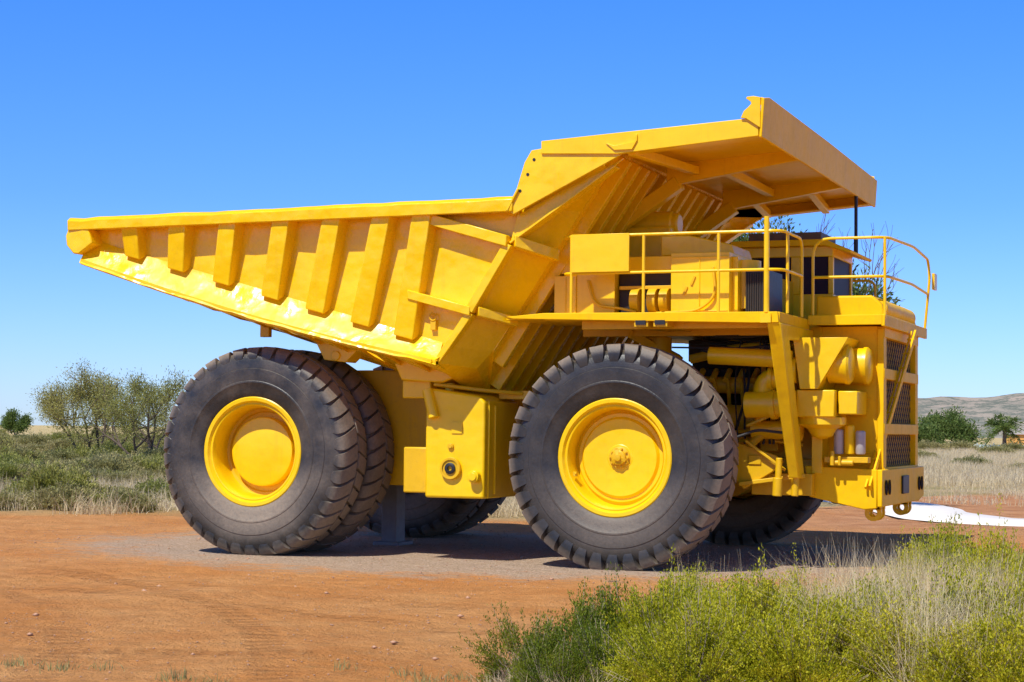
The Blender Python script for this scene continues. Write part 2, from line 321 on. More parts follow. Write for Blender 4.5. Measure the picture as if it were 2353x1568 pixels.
# wheels
def wheel(cx,yc,sgn,name,mat,front,inner=False):
    e=bpy.data.objects.new(name,None); col.objects.link(e); e.parent=T; e.location=Vector((cx,yc,1.5))-WL[T.name]; WL[e.name]=Vector((cx,yc,1.5)); e.empty_display_size=.3
    C=(cx,yc,1.5); t=MB(); dr=0 if front else .022
    h=[(.76,.26),(.79,.345),(.82,.375),(.86,.39),(.93,.412),(1.0,.425),(1.01,.432),(1.03,.432),(1.04,.425),(1.15,.432),(1.21,.430),(1.22,.420),(1.24,.420),(1.31+dr*.5,.408),(1.37+dr,.392),(1.41+dr,.365),(1.445+dr,.31),(1.46+dr,.2),(1.465+dr,0)]
    prof=[(r,sgn*a) for r,a in h]+[(r,-sgn*a) for r,a in h[-2::-1]]
    t.lathe(prof,C,'y',120)
    nl=38; pit=2*math.pi/nl; rr=random.Random(int(cx*10+yc*7))
    for side in (1,-1):
        for i in range(nl):
            a0=pit*(i+(.5 if side<0 else 0))
            if front: O=[(1.30,.412),(1.39,.426),(1.475,.418),(1.530,.374),(1.548,.22),(1.555,.02)]
            else: O=[(1.35,.400),(1.42,.404),(1.48,.384),(1.518,.338),(1.541,.22),(1.550,.02)]
            I=[(1.29,.39),(1.36,.37),(1.39,.34),(1.42,.3),(1.45,.2),(1.455,.02)]
            v=[];f=[]; jw=rr.uniform(-.03,.03)*pit; J=len(O); jr=rr.uniform(-.006,.003)
            W_=(.26,.34,.38,.38,.39,.40) if front else (.22,.34,.38,.40,.41,.41)
            for k,((ro,to),(ri,ti)) in enumerate(zip(O,I)):
                sk=.6*pit*(1-to/.42); hw=pit*W_[k]
                for (r_,t_,w_) in ((ro+jr,to,-hw),(ro+jr,to,hw+jw),(ri,ti,hw*1.12),(ri,ti,-hw*1.12)):
                    an=a0+sk+w_; v.append((cx+r_*math.cos(an),yc+side*t_*1.0,1.5+r_*math.sin(an)))
            for k in range(J-1):
                for j in range(4): f.append((k*4+j,k*4+(j+1)%4,(k+1)*4+(j+1)%4,(k+1)*4+j))
            f+=[(0,1,2,3),(J*4-1,J*4-2,J*4-3,J*4-4)]
            t.add(v,f)
    part("tyre",e,t,mat,0,origin=C,ang=34)
    r=MB(); S=sgn
    flange=[(.80,.335),(.805,.365),(.79,.375),(.745,.372),(.73,.35),(.715,.33),(.70,.335),(.685,.33),(.67,.30),(.655,.22),(.645,.0),(.62,-.1),(.60,-.1),(.60,-.3)]
    r.lathe([(a,S*b) for a,b in flange],C,'y',80)
    r.lathe([(.80,S*.335),(.80,-S*.3)],C,'y',48)
    if inner: 
        r.lathe([(.62,S*.0),(.01,S*.0)],C,'y',48)
        part("rim",e,r,M_YD,0,origin=C); return e
    part("rim",e,r,M_Y,0,origin=C,ang=25)
    if front:
        d=MB(); d.lathe([(.655,S*.05),(.62,S*.06),(.60,S*.09),(.555,S*.09),(.53,S*.12),(.52,S*.13),(.18,S*.125),(.17,S*.13),(.001,S*.13)],C,'y',64)
        part("wheel_disc",e,d,M_Y,0,origin=C,ang=25)
        hb=MB(); hb.lathe([(.15,S*.125),(.15,S*.145),(.125,S*.155),(.10,S*.16),(.10,S*.20),(.085,S*.21),(.05,S*.21),(.045,S*.245),(.001,S*.25)],C,'y',32)
        for i in range(10):
            a=2*math.pi*i/10; x=cx+.125*math.cos(a); z=1.5+.125*math.sin(a); hb.cyl((x,yc+S*.14,z),(x,yc+S*.18,z),.016,n=6)
        for i in range(3):
            a=R(100+120*i); hb.beam((cx+.04*math.cos(a),yc+S*.215,1.5+.04*math.sin(a)),(cx+.11*math.cos(a),yc+S*.19,1.5+.11*math.sin(a)),.02,.05)
        part("hub",e,hb,M_YD,.003,origin=C)
        vb=MB(); vb.box(cx-.60,cx-.55,yc+S*.27,yc+S*.33,1.5-.26,1.5-.2); vb.cyl((cx-.575,yc+S*.32,1.3),(cx-.55,yc+S*.36,1.27),.01,n=8); part("valve",e,vb,M_YD,.004)
    else:
        g=MB(); g.lathe([(.645,-S*.02),(.60,-S*.03),(.58,-S*.06),(.45,-S*.06)],C,'y',48); part("rim_gap",e,g,M_YD,0,origin=C)
        d=MB(); d.lathe([(.51,-S*.25),(.51,S*.05),(.50,S*.075),(.47,S*.085),(.001,S*.09)],C,'y',64)
        part("hub_cap",e,d,M_Y,0,origin=C,ang=25)
    return e
for s in (-1,1):
    wheel(0,s*3.17,s,"front_wheel",M_TF,True)
    wheel(-5.593,s*3.085,s,"rear_wheel",M_TR,False)
    wheel(-5.593,s*2.13,s,"rear_inner_wheel",M_TR,False,True)

# fuel tank
m=MB(); m.pxz([(-2.93,.89),(-2.93,2.34),(-2.86,2.44),(-2.10,2.33),(-2.02,2.24),(-2.02,.89)],-3.22,-1.95)
FT=part("fuel_tank",T,m,M_Y,.035,seg=3)
m=MB(); m.cyl((-2.52,-3.21,1.31),(-2.52,-3.26,1.31),.155,n=32); m.lathe([(.10,0),(.155,0),(.155,-.06),(.12,-.06)],(-2.52,-3.22,1.31)); part("gauge_housing",FT,m,M_YD,.005)
m=MB(); m.lathe([(.035,0),(.035,-.03),(.06,-.03),(.08,-.02),(.08,0)],(-2.52,-3.262,1.31),'y',24); part("gauge",FT,m,M_BLK,0)
m=MB(); m.cyl((-2.15,-3.2,1.2),(-2.15,-3.33,1.2),.085,n=28); m.cyl((-2.15,-3.33,1.2),(-2.15,-3.35,1.2),.06,n=28); part("drain_cap",FT,m,M_Y,.008)
m=MB(); m.cyl((-2.53,-3.2,1.62),(-2.53,-3.25,1.62),.045,n=18); m.cyl((-2.53,-3.25,1.62),(-2.53,-3.262,1.62),.03,n=18); part("sight_plug",FT,m,M_YD,.004)
m=MB(); m.cyl((-2.90,-3.24,2.42),(-2.78,-3.27,2.02),.075,n=20); part("filler_pipe",FT,m,M_Y,.006)
m=MB(); m.box(-2.52,-2.36,-3.235,-3.21,1.80,1.96); part("tank_plate",FT,m,M_Y,.003)
m=MB(); m.box(-2.06,-1.6,-2.6,-2.0,2.3,2.42); m.tube([(-2.9,-3.0,2.5),(-2.2,-3.0,2.42),(-1.7,-2.6,2.38)],.03,8,.1); m.cyl((-2.7,-2.9,2.4),(-2.7,-2.9,2.52),.07); part("tank_fitting",FT,m,M_YD,.006)
m=MB(); m.box(-2.04,-2.0,-3.1,-2.0,.9,2.26); m.beam((-2.0,-2.9,.95),(-2.0,-2.9,2.2),.03,.05); part("tank_strap",FT,m,M_Y,.01)

# decks
m=MB()
for s in (-1,1):
    m.plate([(-1.6,s*3.52,3.42),(-1.05,s*3.52,3.465),(2.22,s*3.52,3.445),(2.24,s*3.52,3.30),(1.9,s*3.52,3.30),(-1.5,s*3.52,3.39)],(0,-s*.05,0))
    m.box(-1.05,2.2,min(s*3.48,s*1.6),max(s*3.48,s*1.6),3.37,3.43)
    m.box(2.17,2.24,min(s*3.47,s*1.7),max(s*3.47,s*1.7),3.30,3.445)
    m.plate([(-1.6,s*3.5,3.4),(-1.05,s*3.5,3.43),(-1.05,s*1.7,3.43),(-1.3,s*1.7,3.41)],(0,0,-.03))
m.box(2.24,3.28,-1.78,1.78,3.38,3.44); 
m.box(2.24,3.28,-1.80,-1.76,3.36,3.50); m.box(2.24,3.28,1.76,1.80,3.36,3.50); m.box(3.26,3.31,-1.80,1.80,3.34,3.50)
DK=part("deck",T,m,M_YF,.008)
m=MB()
for x in (.35,.62): m.box(x-.1,x+.1,-3.5,-1.7,3.26,3.37)
m.box(-.9,2.1,-2.3,-2.15,3.2,3.37); m.box(-.6,2.1,-3.2,-3.1,3.25,3.37)
m.beam((-.2,-2.3,3.25),(.3,-1.5,2.9),.12,.12)
part("deck_support",DK,m,M_YD,.008)
for x in (.35,.62):
    m=MB(); m.box(x-.07,x+.07,-3.525,-3.50,3.29,3.35); part("support_opening",DK,m,M_BLK)
for s in (-1,1):
    m=MB(); m.pyz([(s*3.48,3.3),(s*1.5,3.3),(s*1.5,3.14),(s*2.98,3.10),(s*2.05,1.25),(s*2.36,1.25)],2.18,2.26)
    m.plate([(2.26,s*3.48,3.3),(2.26,s*2.38,1.25),(2.12,s*2.38,1.25),(2.08,s*3.48,3.3)],(0,s*.03,0))
    part("deck_leg",T,m,M_Y,.012)
# railings
r_=.021
m=MB(); Y=-3.5
m.tube([(-.65,-3.3,4.50),(-.78,-3.42,4.50),(-.70,Y,4.51),(2.28,Y,4.51),(2.28,-2.35,4.51),(2.28,-2.35,3.44)],r_,10,.2)
m.tube([(-.65,-3.3,4.0),(-.78,-3.42,4.0),(-.70,Y,4.0),(2.28,Y,4.0),(2.28,-2.35,4.0)],r_,10,.2)
for x in (-.65,.38,1.42): m.tube([(x,Y,3.44),(x,Y,4.50)],r_)
m.tube([(2.28,-3.2,3.44),(2.28,-3.2,4.5)],r_)
m.tube([(2.07,Y,3.44),(2.07,Y,4.70)],.036)
m.box(2.0,2.14,Y-.05,Y+.04,3.3,3.42)
part("railing",T,m,M_Y)
m=MB(); m.box(-.64,.19,-3.55,-3.53,4.01,4.53); part("rail_panel",T,m,M_Y,.005)
m=MB(); y0=1.75
m.tube([(2.3,-y0,3.45),(2.3,-y0,4.57),(3.33,-y0,4.57),(3.40,0,4.60),(3.33,y0,4.57),(3.36,y0,4.3),(3.28,y0,3.45)],r_,10,.25)
m.tube([(2.3,-y0,4.03),(3.33,-y0,4.03),(3.38,0,4.05),(3.33,y0,4.03)],r_,10,.2)
m.tube([(3.3,-y0,3.45),(3.3,-y0,4.57)],r_)
m.box(3.4,3.44,1.7,1.95,4.1,4.35)
part("railing",T,m,M_Y)
m=MB(); m.tube([(2.25,1.9,3.45),(2.25,1.9,3.95),(2.25,3.4,3.95),(2.25,3.4,3.45)],r_,10,.1); part("railing",T,m,M_YD)
m=MB(); m.tube([(-.5,3.45,3.45),(-.5,3.45,4.4),(2.2,3.45,4.4),(2.2,3.45,3.45)],r_,10,.15); part("railing",T,m,M_YD)

# hood / radiator
m=MB(); m.pxz([(2.26,3.44),(2.26,3.80),(3.05,3.80),(3.18,3.68),(3.24,3.44)],-1.35,1.35); m.cyl((2.5,.3,3.78),(2.5,.3,3.86),.12)
m.cyl((3.1,-1.2,3.62),(3.1,1.2,3.62),.14)
part("hood",T,m,M_YF,.03,seg=3)
m=MB(); m.box(2.36,3.14,-1.42,1.42,1.3,3.36)
for z in (1.32,1.93,2.70,3.28): m.box(3.14,3.24,-1.42,1.42,z-.075,z+.075)
for y in (-1.33,1.33): m.box(3.14,3.23,y-.11,y+.11,1.3,3.33)
m.box(2.2,2.36,-1.42,1.42,2.9,3.36)
for z in (1.6,2.35,3.0): m.box(2.5,3.05,-1.435,-1.42,z-.012,z+.012)
RD=part("radiator_housing",T,m,M_YF,.012)
for z0,z1 in ((1.39,1.86),(2.0,2.63),(2.77,3.21)):
    m=MB(); m.box(3.142,3.147,-1.25,1.25,z0,z1)
    part("grille_core",RD,m,M_CORE)
    m=MB()
    for i in range(-6,16):
        for sg in (1,-1):
            y0_=-1.25+i*.17; hgt=z1-z0
            yA,yB=(y0_,y0_+hgt*1.0) if sg>0 else (y0_+hgt*1.0,y0_)
            ts=sorted(((-1.25-yA)/(yB-yA),(1.25-yA)/(yB-yA))); lo=max(0,ts[0]); hi=min(1,ts[1])
            if hi-lo<.02: continue
            m.beam((3.155,yA+(yB-yA)*lo,z0+hgt*lo),(3.155,yA+(yB-yA)*hi,z0+hgt*hi),.006,.012,(1,0,0))
    part("grille",RD,m,M_GRL)
La=Vector((3.40,.20,3.36)); Lb=Vector((3.12,-1.86,1.12))
m=MB(); m.beam(La,Lb,.10,.03,(0,.6,-.6)); m.beam(La+Vector((-.06,0,0)),Lb+Vector((-.06,-.0,0)),.03,.05,(1,0,0))
for t in np.linspace(.05,.92,10):
    q=La+(Lb-La)*t; m.box(q.x-.09,q.x+.02,q.y-.05,q.y+.02,q.z-.01,q.z+.01)
part("ladder",T,m,M_YF,.004)

# air cleaners
for s in (-1,1):
    m=MB(); m.pxz([(2.26,2.46),(2.16,3.16),(2.90,3.16),(2.50,2.46)],s*2.34,s*1.45)
    m.plate([(2.16,s*2.355,3.16),(2.92,s*2.355,3.16),(2.50,s*2.355,2.46),(2.26,s*2.355,2.46)],(0,s*.012,0))
    AC=part("air_cleaner",T,m,M_Y,.012)
    for (x0,x1,y,r0) in ((2.60,2.90,2.02,.255),(2.65,3.08,1.62,.245)):
        m=MB(); m.lathe([(r0,0),(r0,x1-x0-.08),(r0+.015,x1-x0-.08),(r0+.015,x1-x0-.03),(r0-.02,x1-x0),(r0*.5,x1-x0+.02),(.001,x1-x0+.02)],(x0,s*y,2.80),'x',40); part("canister_cap",AC,m,M_Y,0,ang=30)
    m=MB(); m.box(2.2,2.72,min(s*2.3,s*1.45),max(s*2.3,s*1.45),2.08,2.45); m.box(2.74,3.0,min(s*2.15,s*1.45),max(s*2.15,s*1.45),2.12,2.44); part("precleaner",AC,m,M_Y,.015)
    m=MB(); m.lathe([(.33,.12),(.33,.02),(.28,0),(.20,-.04),(.14,-.14),(.05,-.18),(.001,-.18)],(2.48,s*1.95,1.96),'z',36); part("dust_bowl",AC,m,M_Y,0,ang=30)
    m=MB(); m.box(2.3,2.45,min(s*1.8,s*1.4),max(s*1.8,s*1.4),1.3,2.1); part("filter_bracket",AC,m,M_Y,.01)
    for x,mt,z1 in ((2.68,M_GREY,1.92),(2.83,M_Y,1.98),(2.98,M_GREY,1.90)):
        m=MB(); m.lathe([(.001,0),(.06,0),(.068,.02),(.068,z1-1.60),(.05,z1-1.58),(.001,z1-1.58)],(x,s*1.8,1.58),'z',20); part("oil_filter",AC,m,mt,0,ang=30)
    m=MB(); m.box(2.5,3.1,min(s*1.9,s*1.7),max(s*1.9,s*1.7),1.46,1.54); m.cyl((2.6,s*1.9,1.46),(2.9,s*1.9,1.46),.04); m.cyl((2.62,s*1.95,1.42),(2.62,s*1.95,1.62),.03); m.cyl((2.72,s*1.95,1.42),(2.72,s*1.95,1.55),.02)
    part("filter_head",AC,m,M_YD,.006)
# bumper
m=MB()
for s in (-1,1): m.pxz([(2.20,1.41),(3.20,1.37),(3.20,.84),(3.02,.82),(2.27,.98)],s*1.78,s*1.70)
m.box(2.25,3.20,-1.70,1.70,1.30,1.36); m.box(2.9,3.18,-1.70,1.70,.88,1.30)
m.pyz([(-1.76,1.37),(1.76,1.37),(1.76,.92),(1.3,.86),(-1.3,.86),(-1.76,.86)],3.20,3.27)
m.box(2.26,2.33,-1.70,1.70,.98,1.3)
BP=part("bumper",T,m,M_YF,.012)
for y in (-1.5,-1.25,1.25,1.5):
    m=MB(); m.lathe([(.001,0),(.06,0),(.07,.01),(.07,.02)],(3.27,y,1.12),'x',20); 
    for i,vv in enumerate(m.v): m.v[i]=(vv[0],vv[1],1.12+(vv[2]-1.12)*1.5)
    part("light_recess",BP,m,M_BLK)
m=MB(); m.box(3.27,3.30,-.25,.25,1.0,1.26); part("number_plate_bracket",BP,m,M_BLK,.01)
for s in (-1,1):
    for dy in (-.12,.12):
        m=MB(); y=s*1.1+dy
        m.lathe([(.055,-.03),(.12,-.03),(.12,.03),(.055,.03)],(3.05,y,.76),'y',24,True); m.box(2.93,3.17,y-.03,y+.03,.80,.9)
        part("tow_hook",BP,m,M_Y,.006)
m=MB(); m.tube([(2.5,-1.7,.98),(2.6,-1.75,.9),(2.75,-1.75,.92),(2.9,-1.7,1.0)],.018,8,.05); part("hose",T,m,M_HOSE)

# engine bay
m=MB()
m.box(.35,2.2,-.85,.85,1.5,2.9)
for i in range(6): m.box(.5+i*.28,.68+i*.28,-1.05,-.85,2.3,2.8)
m.cyl((.3,-1.3,2.2),(.3,1.3,2.2),.35); m.box(-1.6,.2,-.9,.9,1.9,2.7)
m.cyl((1.2,-.95,1.8),(1.2,-.8,1.8),.3)
m.box(.2,2.2,-.7,.9,2.9,3.22)
m.box(-.2,2.25,.9,1.0,1.6,3.36); m.box(-.2,2.25,1.05,3.3,3.1,3.36)  # added dark backing sheets: block the sky under the deck, stand in for shade
EN=part("engine",T,m,M_DRK,.015)
m=MB()
m.cyl((.55,-1.3,2.55),(2.1,-1.3,2.5),.12); m.cyl((.9,-1.5,2.05),(2.1,-1.45,2.05),.2); m.box(.9,1.4,-1.4,-1.05,1.5,1.8); m.box(1.5,1.75,-1.5,-1.1,1.6,2.9); m.box(1.85,2.1,-1.45,-1.15,2.2,3.2)
m.cyl((1.1,-1.2,2.9),(1.1,-1.2,3.25),.16); m.tube([(.5,-1.6,2.9),(1.2,-1.7,3.05),(2.0,-1.6,3.1)],.07,10,.2); m.tube([(1.3,-2.0,1.5),(1.7,-2.0,1.9),(2.2,-1.9,1.8)],.06,10,.2)
for i in range(8): m.cyl((.6+i*.2,-1.25,2.0),(.62+i*.2,-1.5,2.6),.03,n=10); m.cyl((.6+i*.2,-1.55,2.6),(.6+i*.2,-1.3,2.75),.045,n=10)
for z in (1.72,1.85,3.0): m.tube([(1.0,-1.7,z),(1.6,-1.75,z+.05),(2.15,-1.65,z-.03)],.025,8,.1)
part("engine_pipework",EN,m,M_YD,.01)
m=MB(); m.cyl((1.0,-2.4,2.92),(2.15,-2.4,2.86),.12); m.tube([(2.1,-2.2,2.6),(1.75,-2.2,2.6),(1.7,-2.2,2.3),(1.5,-1.6,2.2)],.15,16,.2); m.cyl((1.98,-2.25,2.72),(2.2,-2.25,2.72),.18)
m.cyl((1.80,-2.2,2.60),(1.86,-2.2,2.60),.18)
m.cyl((1.50,-2.3,2.24),(2.2,-2.3,2.26),.18); m.cyl((1.85,-2.31,2.24),(1.92,-2.31,2.245),.20)
m.cyl((1.5,-1.95,1.90),(2.2,-1.95,1.90),.13); m.cyl((1.6,-2.05,2.0),(1.6,-2.05,2.3),.05)
part("exhaust_pipe",EN,m,M_Y,.006)
m=MB()
for k in range(26):
    rr=random.Random(k); y=-1.1-rr.random()*1.2; z=3.0+rr.random()*.3
    m.tube([(.4+rr.random()*.6,y,z),(1.2+rr.random()*.3,y-.05,z-.12*rr.random()),(1.9+rr.random()*.2,y,z+rr.uniform(-.06,.06))],.010+.012*rr.random(),6,.2)
for k in range(7):
    rr=random.Random(k+90); y=-1.65-rr.random()*.3; x=1.2+rr.random()*.8
    m.tube([(x,y,3.2),(x+rr.uniform(-.2,.2),y-.05,2.6),(x+rr.uniform(-.3,.3),y,1.7)],.010+.010*rr.random(),6,.3)
m.tube([(1.3,-2.5,1.75),(1.7,-2.5,1.9),(2.15,-2.4,1.85)],.02,8,.1)
part("hose_bundle",EN,m,M_HOSE)
m=MB()
m.pxz([(1.35,1.72),(1.9,1.55),(2.0,1.46),(1.85,1.32),(1.45,1.08),(1.35,1.2)],-2.25,-2.17)
m.beam((1.4,-2.3,1.15),(2.3,-2.2,1.28),.06,.06); m.beam((1.5,-2.3,1.95),(2.2,-2.3,2.25),.03,.04); m.beam((1.5,-2.35,1.75),(2.05,-2.3,1.35),.035,.04)
m.cyl((2.0,-2.45,1.52),(1.98,-2.45,1.1),.045); m.cyl((1.98,-2.45,1.25),(1.97,-2.45,1.0),.065); m.cyl((2.2,-2.3,1.5),(2.18,-2.3,1.0),.05)
m.box(1.5,2.35,-2.0,-1.0,1.0,1.3); m.box(1.52,1.7,-2.27,-2.25,1.42,1.55)
part("steering_linkage",T,m,M_YD,.01)

# equipment on the deck
m=MB()
m.box(-1.1,-.78,-2.95,-1.7,3.43,4.02); m.box(-1.04,-.2,-2.9,-1.7,4.05,4.29); m.box(-.78,-.22,-2.92,-1.7,3.43,4.1)
m.box(-.22,.60,-2.3,-1.7,3.43,4.29); m.box(-.2,.6,-2.88,-2.3,4.08,4.27); m.box(.60,1.42,-2.95,-1.7,3.43,4.30); m.box(1.42,1.50,-2.8,-1.7,3.43,4.25)
m.cyl((1.5,-2.4,3.55),(1.5,-2.4,4.22),.22)
for z in (3.5,4.23): m.box(.62,1.40,-2.965,-2.95,z,z+.012)
m.box(1.0,1.012,-2.965,-2.95,3.5,4.23); m.box(-.93,-.92,-2.965,-2.95,3.47,3.99)
EQ=part("control_cabinet",T,m,M_Y,.015)
m=MB(); m.pxz([(.35,4.30),(.35,4.58),(.75,4.58),(1.35,4.44),(1.4,4.30)],-2.6,-1.6); m.box(.42,.5,-2.0,-1.7,4.58,4.66); part("cabinet_top",EQ,m,M_Y,.015)
m=MB(); m.box(-.2,.58,-2.75,-2.31,3.44,4.06); part("cabinet_gap_shade",EQ,m,M_DRK)  # solid dark block stands in for the shade of the open gap
m=MB()
for x in (.0,.25,.42): m.cyl((x,-2.8,3.66),(x+.12,-2.8,3.66),.17,n=24)
m.box(-.18,.58,-2.84,-2.78,3.82,3.87)
m.tube([(-.6,-2.95,3.95),(-.5,-2.98,3.6),(-.1,-2.98,3.55),(.1,-2.95,3.5)],.02,8,.15); m.tube([(1.2,-2.98,4.1),(1.25,-3.0,3.7),(1.0,-3.0,3.5),(.4,-2.98,3.48)],.02,8,.2)
part("blower",EQ,m,M_YD,.006)
m=MB(); m.box(1.58,1.88,-2.7,-1.8,3.44,4.08); m2=MB()
for i in range(9): m2.box(1.59+i*.032,1.605+i*.032,-2.72,-2.695,3.5,4.04)
part("louvre_box",EQ,m,M_BLK,.01); part("louvre",EQ,m2,M_DRK)
for i in range(2):
    m=MB(); m.beam((.78+i*.11,-2.96,3.72+i*.14),(.83+i*.11,-2.96,3.84+i*.14),.02,.03); part("cabinet_handle",EQ,m,M_YD,.002)
m=MB(); m.box(-.8,.1,-1.35,-.7,4.2,4.86); m.tube([(-.72,-1.0,4.92),(.06,-1.0,4.92)],.2,20); m.cyl((-.82,-1.0,4.92),(.15,-1.0,4.92),.17); part("muffler",T,m,M_Y,.03)
m=MB(); m.box(-.3,1.4,-1.4,1.0,3.3,4.2); part("engine_hood",T,m,M_YD,.03)

# cab
m=MB(); m.box(.50,2.02,.95,2.45,3.4,4.0)
m.box(.50,2.02,.95,2.45,4.58,4.74)
for x0,x1 in ((.50,.62),(1.36,1.50),(1.94,2.02)):
    m.box(x0,x1,.95,1.03,4.0,4.58); m.box(x0,x1,2.37,2.45,4.0,4.58)
m.box(.50,.58,1.03,2.37,4.0,4.58)
CB=part("cab",T,m,M_Y,.012)
for x0,x1 in ((.62,1.36),(1.50,1.94)):
    m=MB(); m.box(x0,x1,.985,.995,4.0,4.58); part("side_window",CB,m,M_GLASS)
    m=MB(); m.box(x0,x1,2.405,2.415,4.0,4.58); part("side_window",CB,m,M_GLASS)
m=MB(); m.box(1.98,1.99,1.03,2.37,4.0,4.58); part("windscreen",CB,m,M_GLASS)
m=MB(); m.pxz([(.42,4.74),(.42,4.84),(1.9,4.84),(2.32,4.66),(2.30,4.62),(1.9,4.74)],.85,2.55); part("cab_roof",CB,m,M_YF,.012)
m=MB(); m.box(.65,1.8,1.1,2.2,4.84,4.98); m.box(.9,1.0,1.08,1.1,4.87,4.93); m.box(1.2,1.5,1.08,1.1,4.87,4.93); part("roof_unit",CB,m,M_ROOF,.015)
m=MB(); m.cyl((1.2,1.5,4.95),(1.2,1.5,5.12),.015,n=8); part("roof_aerial",CB,m,M_DRK)
m=MB(); m.cyl((2.08,2.42,4.74),(2.08,2.42,5.72),.028,n=12); m.cyl((2.08,2.42,4.72),(2.08,2.42,5.0),.036,n=12); part("black_rod",T,m,M_BLK)

m=MB(); m.box(-5.02,-4.76,-.25,.1,0,.98); m.box(-5.12,-4.66,-.35,.2,-.02,.05)
o=part("support_stand",None,m,M_STAND,.015); o["label"]="grey steel support block on the ground under the haul truck"; o["category"]="support stand"

# ------------------------------------------------------------------ GROUND
def mesh_np(name,V,Q,mats,mi=None,smooth=False):
    V=np.asarray(V,dtype=np.float32); Q=np.asarray(Q,dtype=np.int32); k=Q.shape[1]
    me=bpy.data.meshes.new(name); me.vertices.add(len(V)); me.vertices.foreach_set("co",V.ravel())
    me.loops.add(Q.size); me.loops.foreach_set("vertex_index",Q.ravel())
    me.polygons.add(len(Q)); me.polygons.foreach_set("loop_start",np.arange(0,Q.size,k,dtype=np.int32)); me.polygons.foreach_set("loop_total",np.full(len(Q),k,dtype=np.int32))
    for m in mats: me.materials.append(m)
    if mi is not None: me.polygons.foreach_set("material_index",np.asarray(mi,dtype=np.int32))
    if smooth: me.polygons.foreach_set("use_smooth",np.ones(len(Q),dtype=bool))
    me.update(calc_edges=True); me.validate(); return me
u=np.linspace(-1,1,521); sh=lambda u,c,L: c+L*np.sinh(u*6.2)/np.sinh(6.2)
gx=sh(u,0,2500); gy=sh(u,-8,3500)
GX,GY=np.meshgrid(gx,gy,indexing='ij')
def gz(X,Y):
    h=.035*np.sin(X*.9+1.3*np.sin(Y*.5))*np.sin(Y*.7+.8*np.sin(X*.6))+.018*np.sin(X*3.1+Y*1.7)*np.sin(Y*2.9-X*.8)
    flat=np.clip(((X+2.8)/8)**2+((Y)/6)**2-.6,0,1)
    return h*flat-.004
GZ=gz(GX,GY)
YBX=[-60,-16.3,-13.4,-3,-1,4,12,60]; YBY=[-20,5,7.2,9.5,30,38,40,40]
yb=np.interp(GX,YBX,YBY)
veg=np.clip((GY-yb)/3+.5,0,1)
grav=1-((GX+2.9)/7.4)**2-((GY+.7)/5.4)**2
pink=np.clip((GX+4)/4,0,1)*np.clip((GY-6)/5,0,1)
n=len(gx); idx=np.arange(n*n).reshape(n,n)
Q=np.stack([idx[:-1,:-1],idx[1:,:-1],idx[1:,1:],idx[:-1,1:]],-1).reshape(-1,4)
M_G,nt,b=new_mat("red_dirt_ground"); p=geopos(nt)
def attr(nm):
    a=nt.nodes.new("ShaderNodeAttribute"); a.attribute_name=nm; return a.outputs["Fac"]
nA=noise(nt,p,.35,6,.6); nB=noise(nt,p,3.5,6,.65); nC=noise(nt,p,28,5,.7); nD=noise(nt,p,140,3,.6); nE=noise(nt,p,1.1,5,.65)
c=mixc(nt,step(nt,nA,.35,.65),(.80,.325,.085),(.90,.46,.17))
c=mixc(nt,math_(nt,'MULTIPLY',step(nt,nE,.45,.65),.40),c,(.62,.22,.055))
c=mixc(nt,math_(nt,'MULTIPLY',step(nt,nB,.42,.62),.45),c,(.60,.235,.065))
c=mixc(nt,math_(nt,'MULTIPLY',step(nt,nC,.55,.7),.55),c,(.95,.60,.30))
c=mixc(nt,math_(nt,'MULTIPLY',step(nt,nD,.58,.66),.65),c,(.30,.11,.04))
s3=nt.nodes.new("ShaderNodeSeparateXYZ"); nt.links.new(p,s3.inputs[0])
trk=None
for (cx_,cy_,R0) in ((-14,-22,15.2),(-14,-22,16.9),(-9,-38,29.0),(-9,-38,30.5),(4,-30,17.0)):
    dx=math_(nt,'SUBTRACT',s3.outputs[0],cx_); dy=math_(nt,'SUBTRACT',s3.outputs[1],cy_)
    rr_=math_(nt,'SQRT',math_(nt,'ADD',math_(nt,'MULTIPLY',dx,dx),math_(nt,'MULTIPLY',dy,dy)))
    rr_=math_(nt,'ADD',rr_,math_(nt,'MULTIPLY',nA,.5))
    dd=math_(nt,'ABSOLUTE',math_(nt,'SUBTRACT',rr_,R0)); band=mrange(nt,dd,.22,.12)
    an=math_(nt,'MULTIPLY',math_(nt,'ARCTAN2',dy,dx),R0*26.0)
    tr=math_(nt,'MULTIPLY',band,math_(nt,'ADD',math_(nt,'MULTIPLY',math_(nt,'SINE',an),.35),.65))
    trk=tr if trk is None else math_(nt,'MAXIMUM',trk,tr)
trk=math_(nt,'MULTIPLY',trk,step(nt,noise(nt,p,.5,4),.36,.55))
c=mixc(nt,math_(nt,'MULTIPLY',trk,.48),c,(.48,.18,.045))
vor=N(nt,"ShaderNodeTexVoronoi",Scale=38.0); nt.links.new(p,vor.inputs["Vector"])
gc=mixc(nt,step(nt,vor.outputs["Color"],.2,.9),(.42,.34,.25),(.80,.68,.54))
gc=mixc(nt,math_(nt,'MULTIPLY',nB,.7),gc,(.70,.46,.26))
gm=math_(nt,'ADD',math_(nt,'MULTIPLY',attr("gravel"),2.6),math_(nt,'ADD',math_(nt,'MULTIPLY',math_(nt,'SUBTRACT',nB,.5),3.0),math_(nt,'MULTIPLY',math_(nt,'SUBTRACT',nE,.5),2.5))); gm=math_(nt,'ADD',gm,0,True)
c=mixc(nt,math_(nt,'MULTIPLY',gm,.88),c,gc)
pm=math_(nt,'MULTIPLY',attr("pink"),.7)
c=mixc(nt,pm,c,mixc(nt,step(nt,nE,.35,.65),(.46,.18,.09),(.80,.44,.23)))
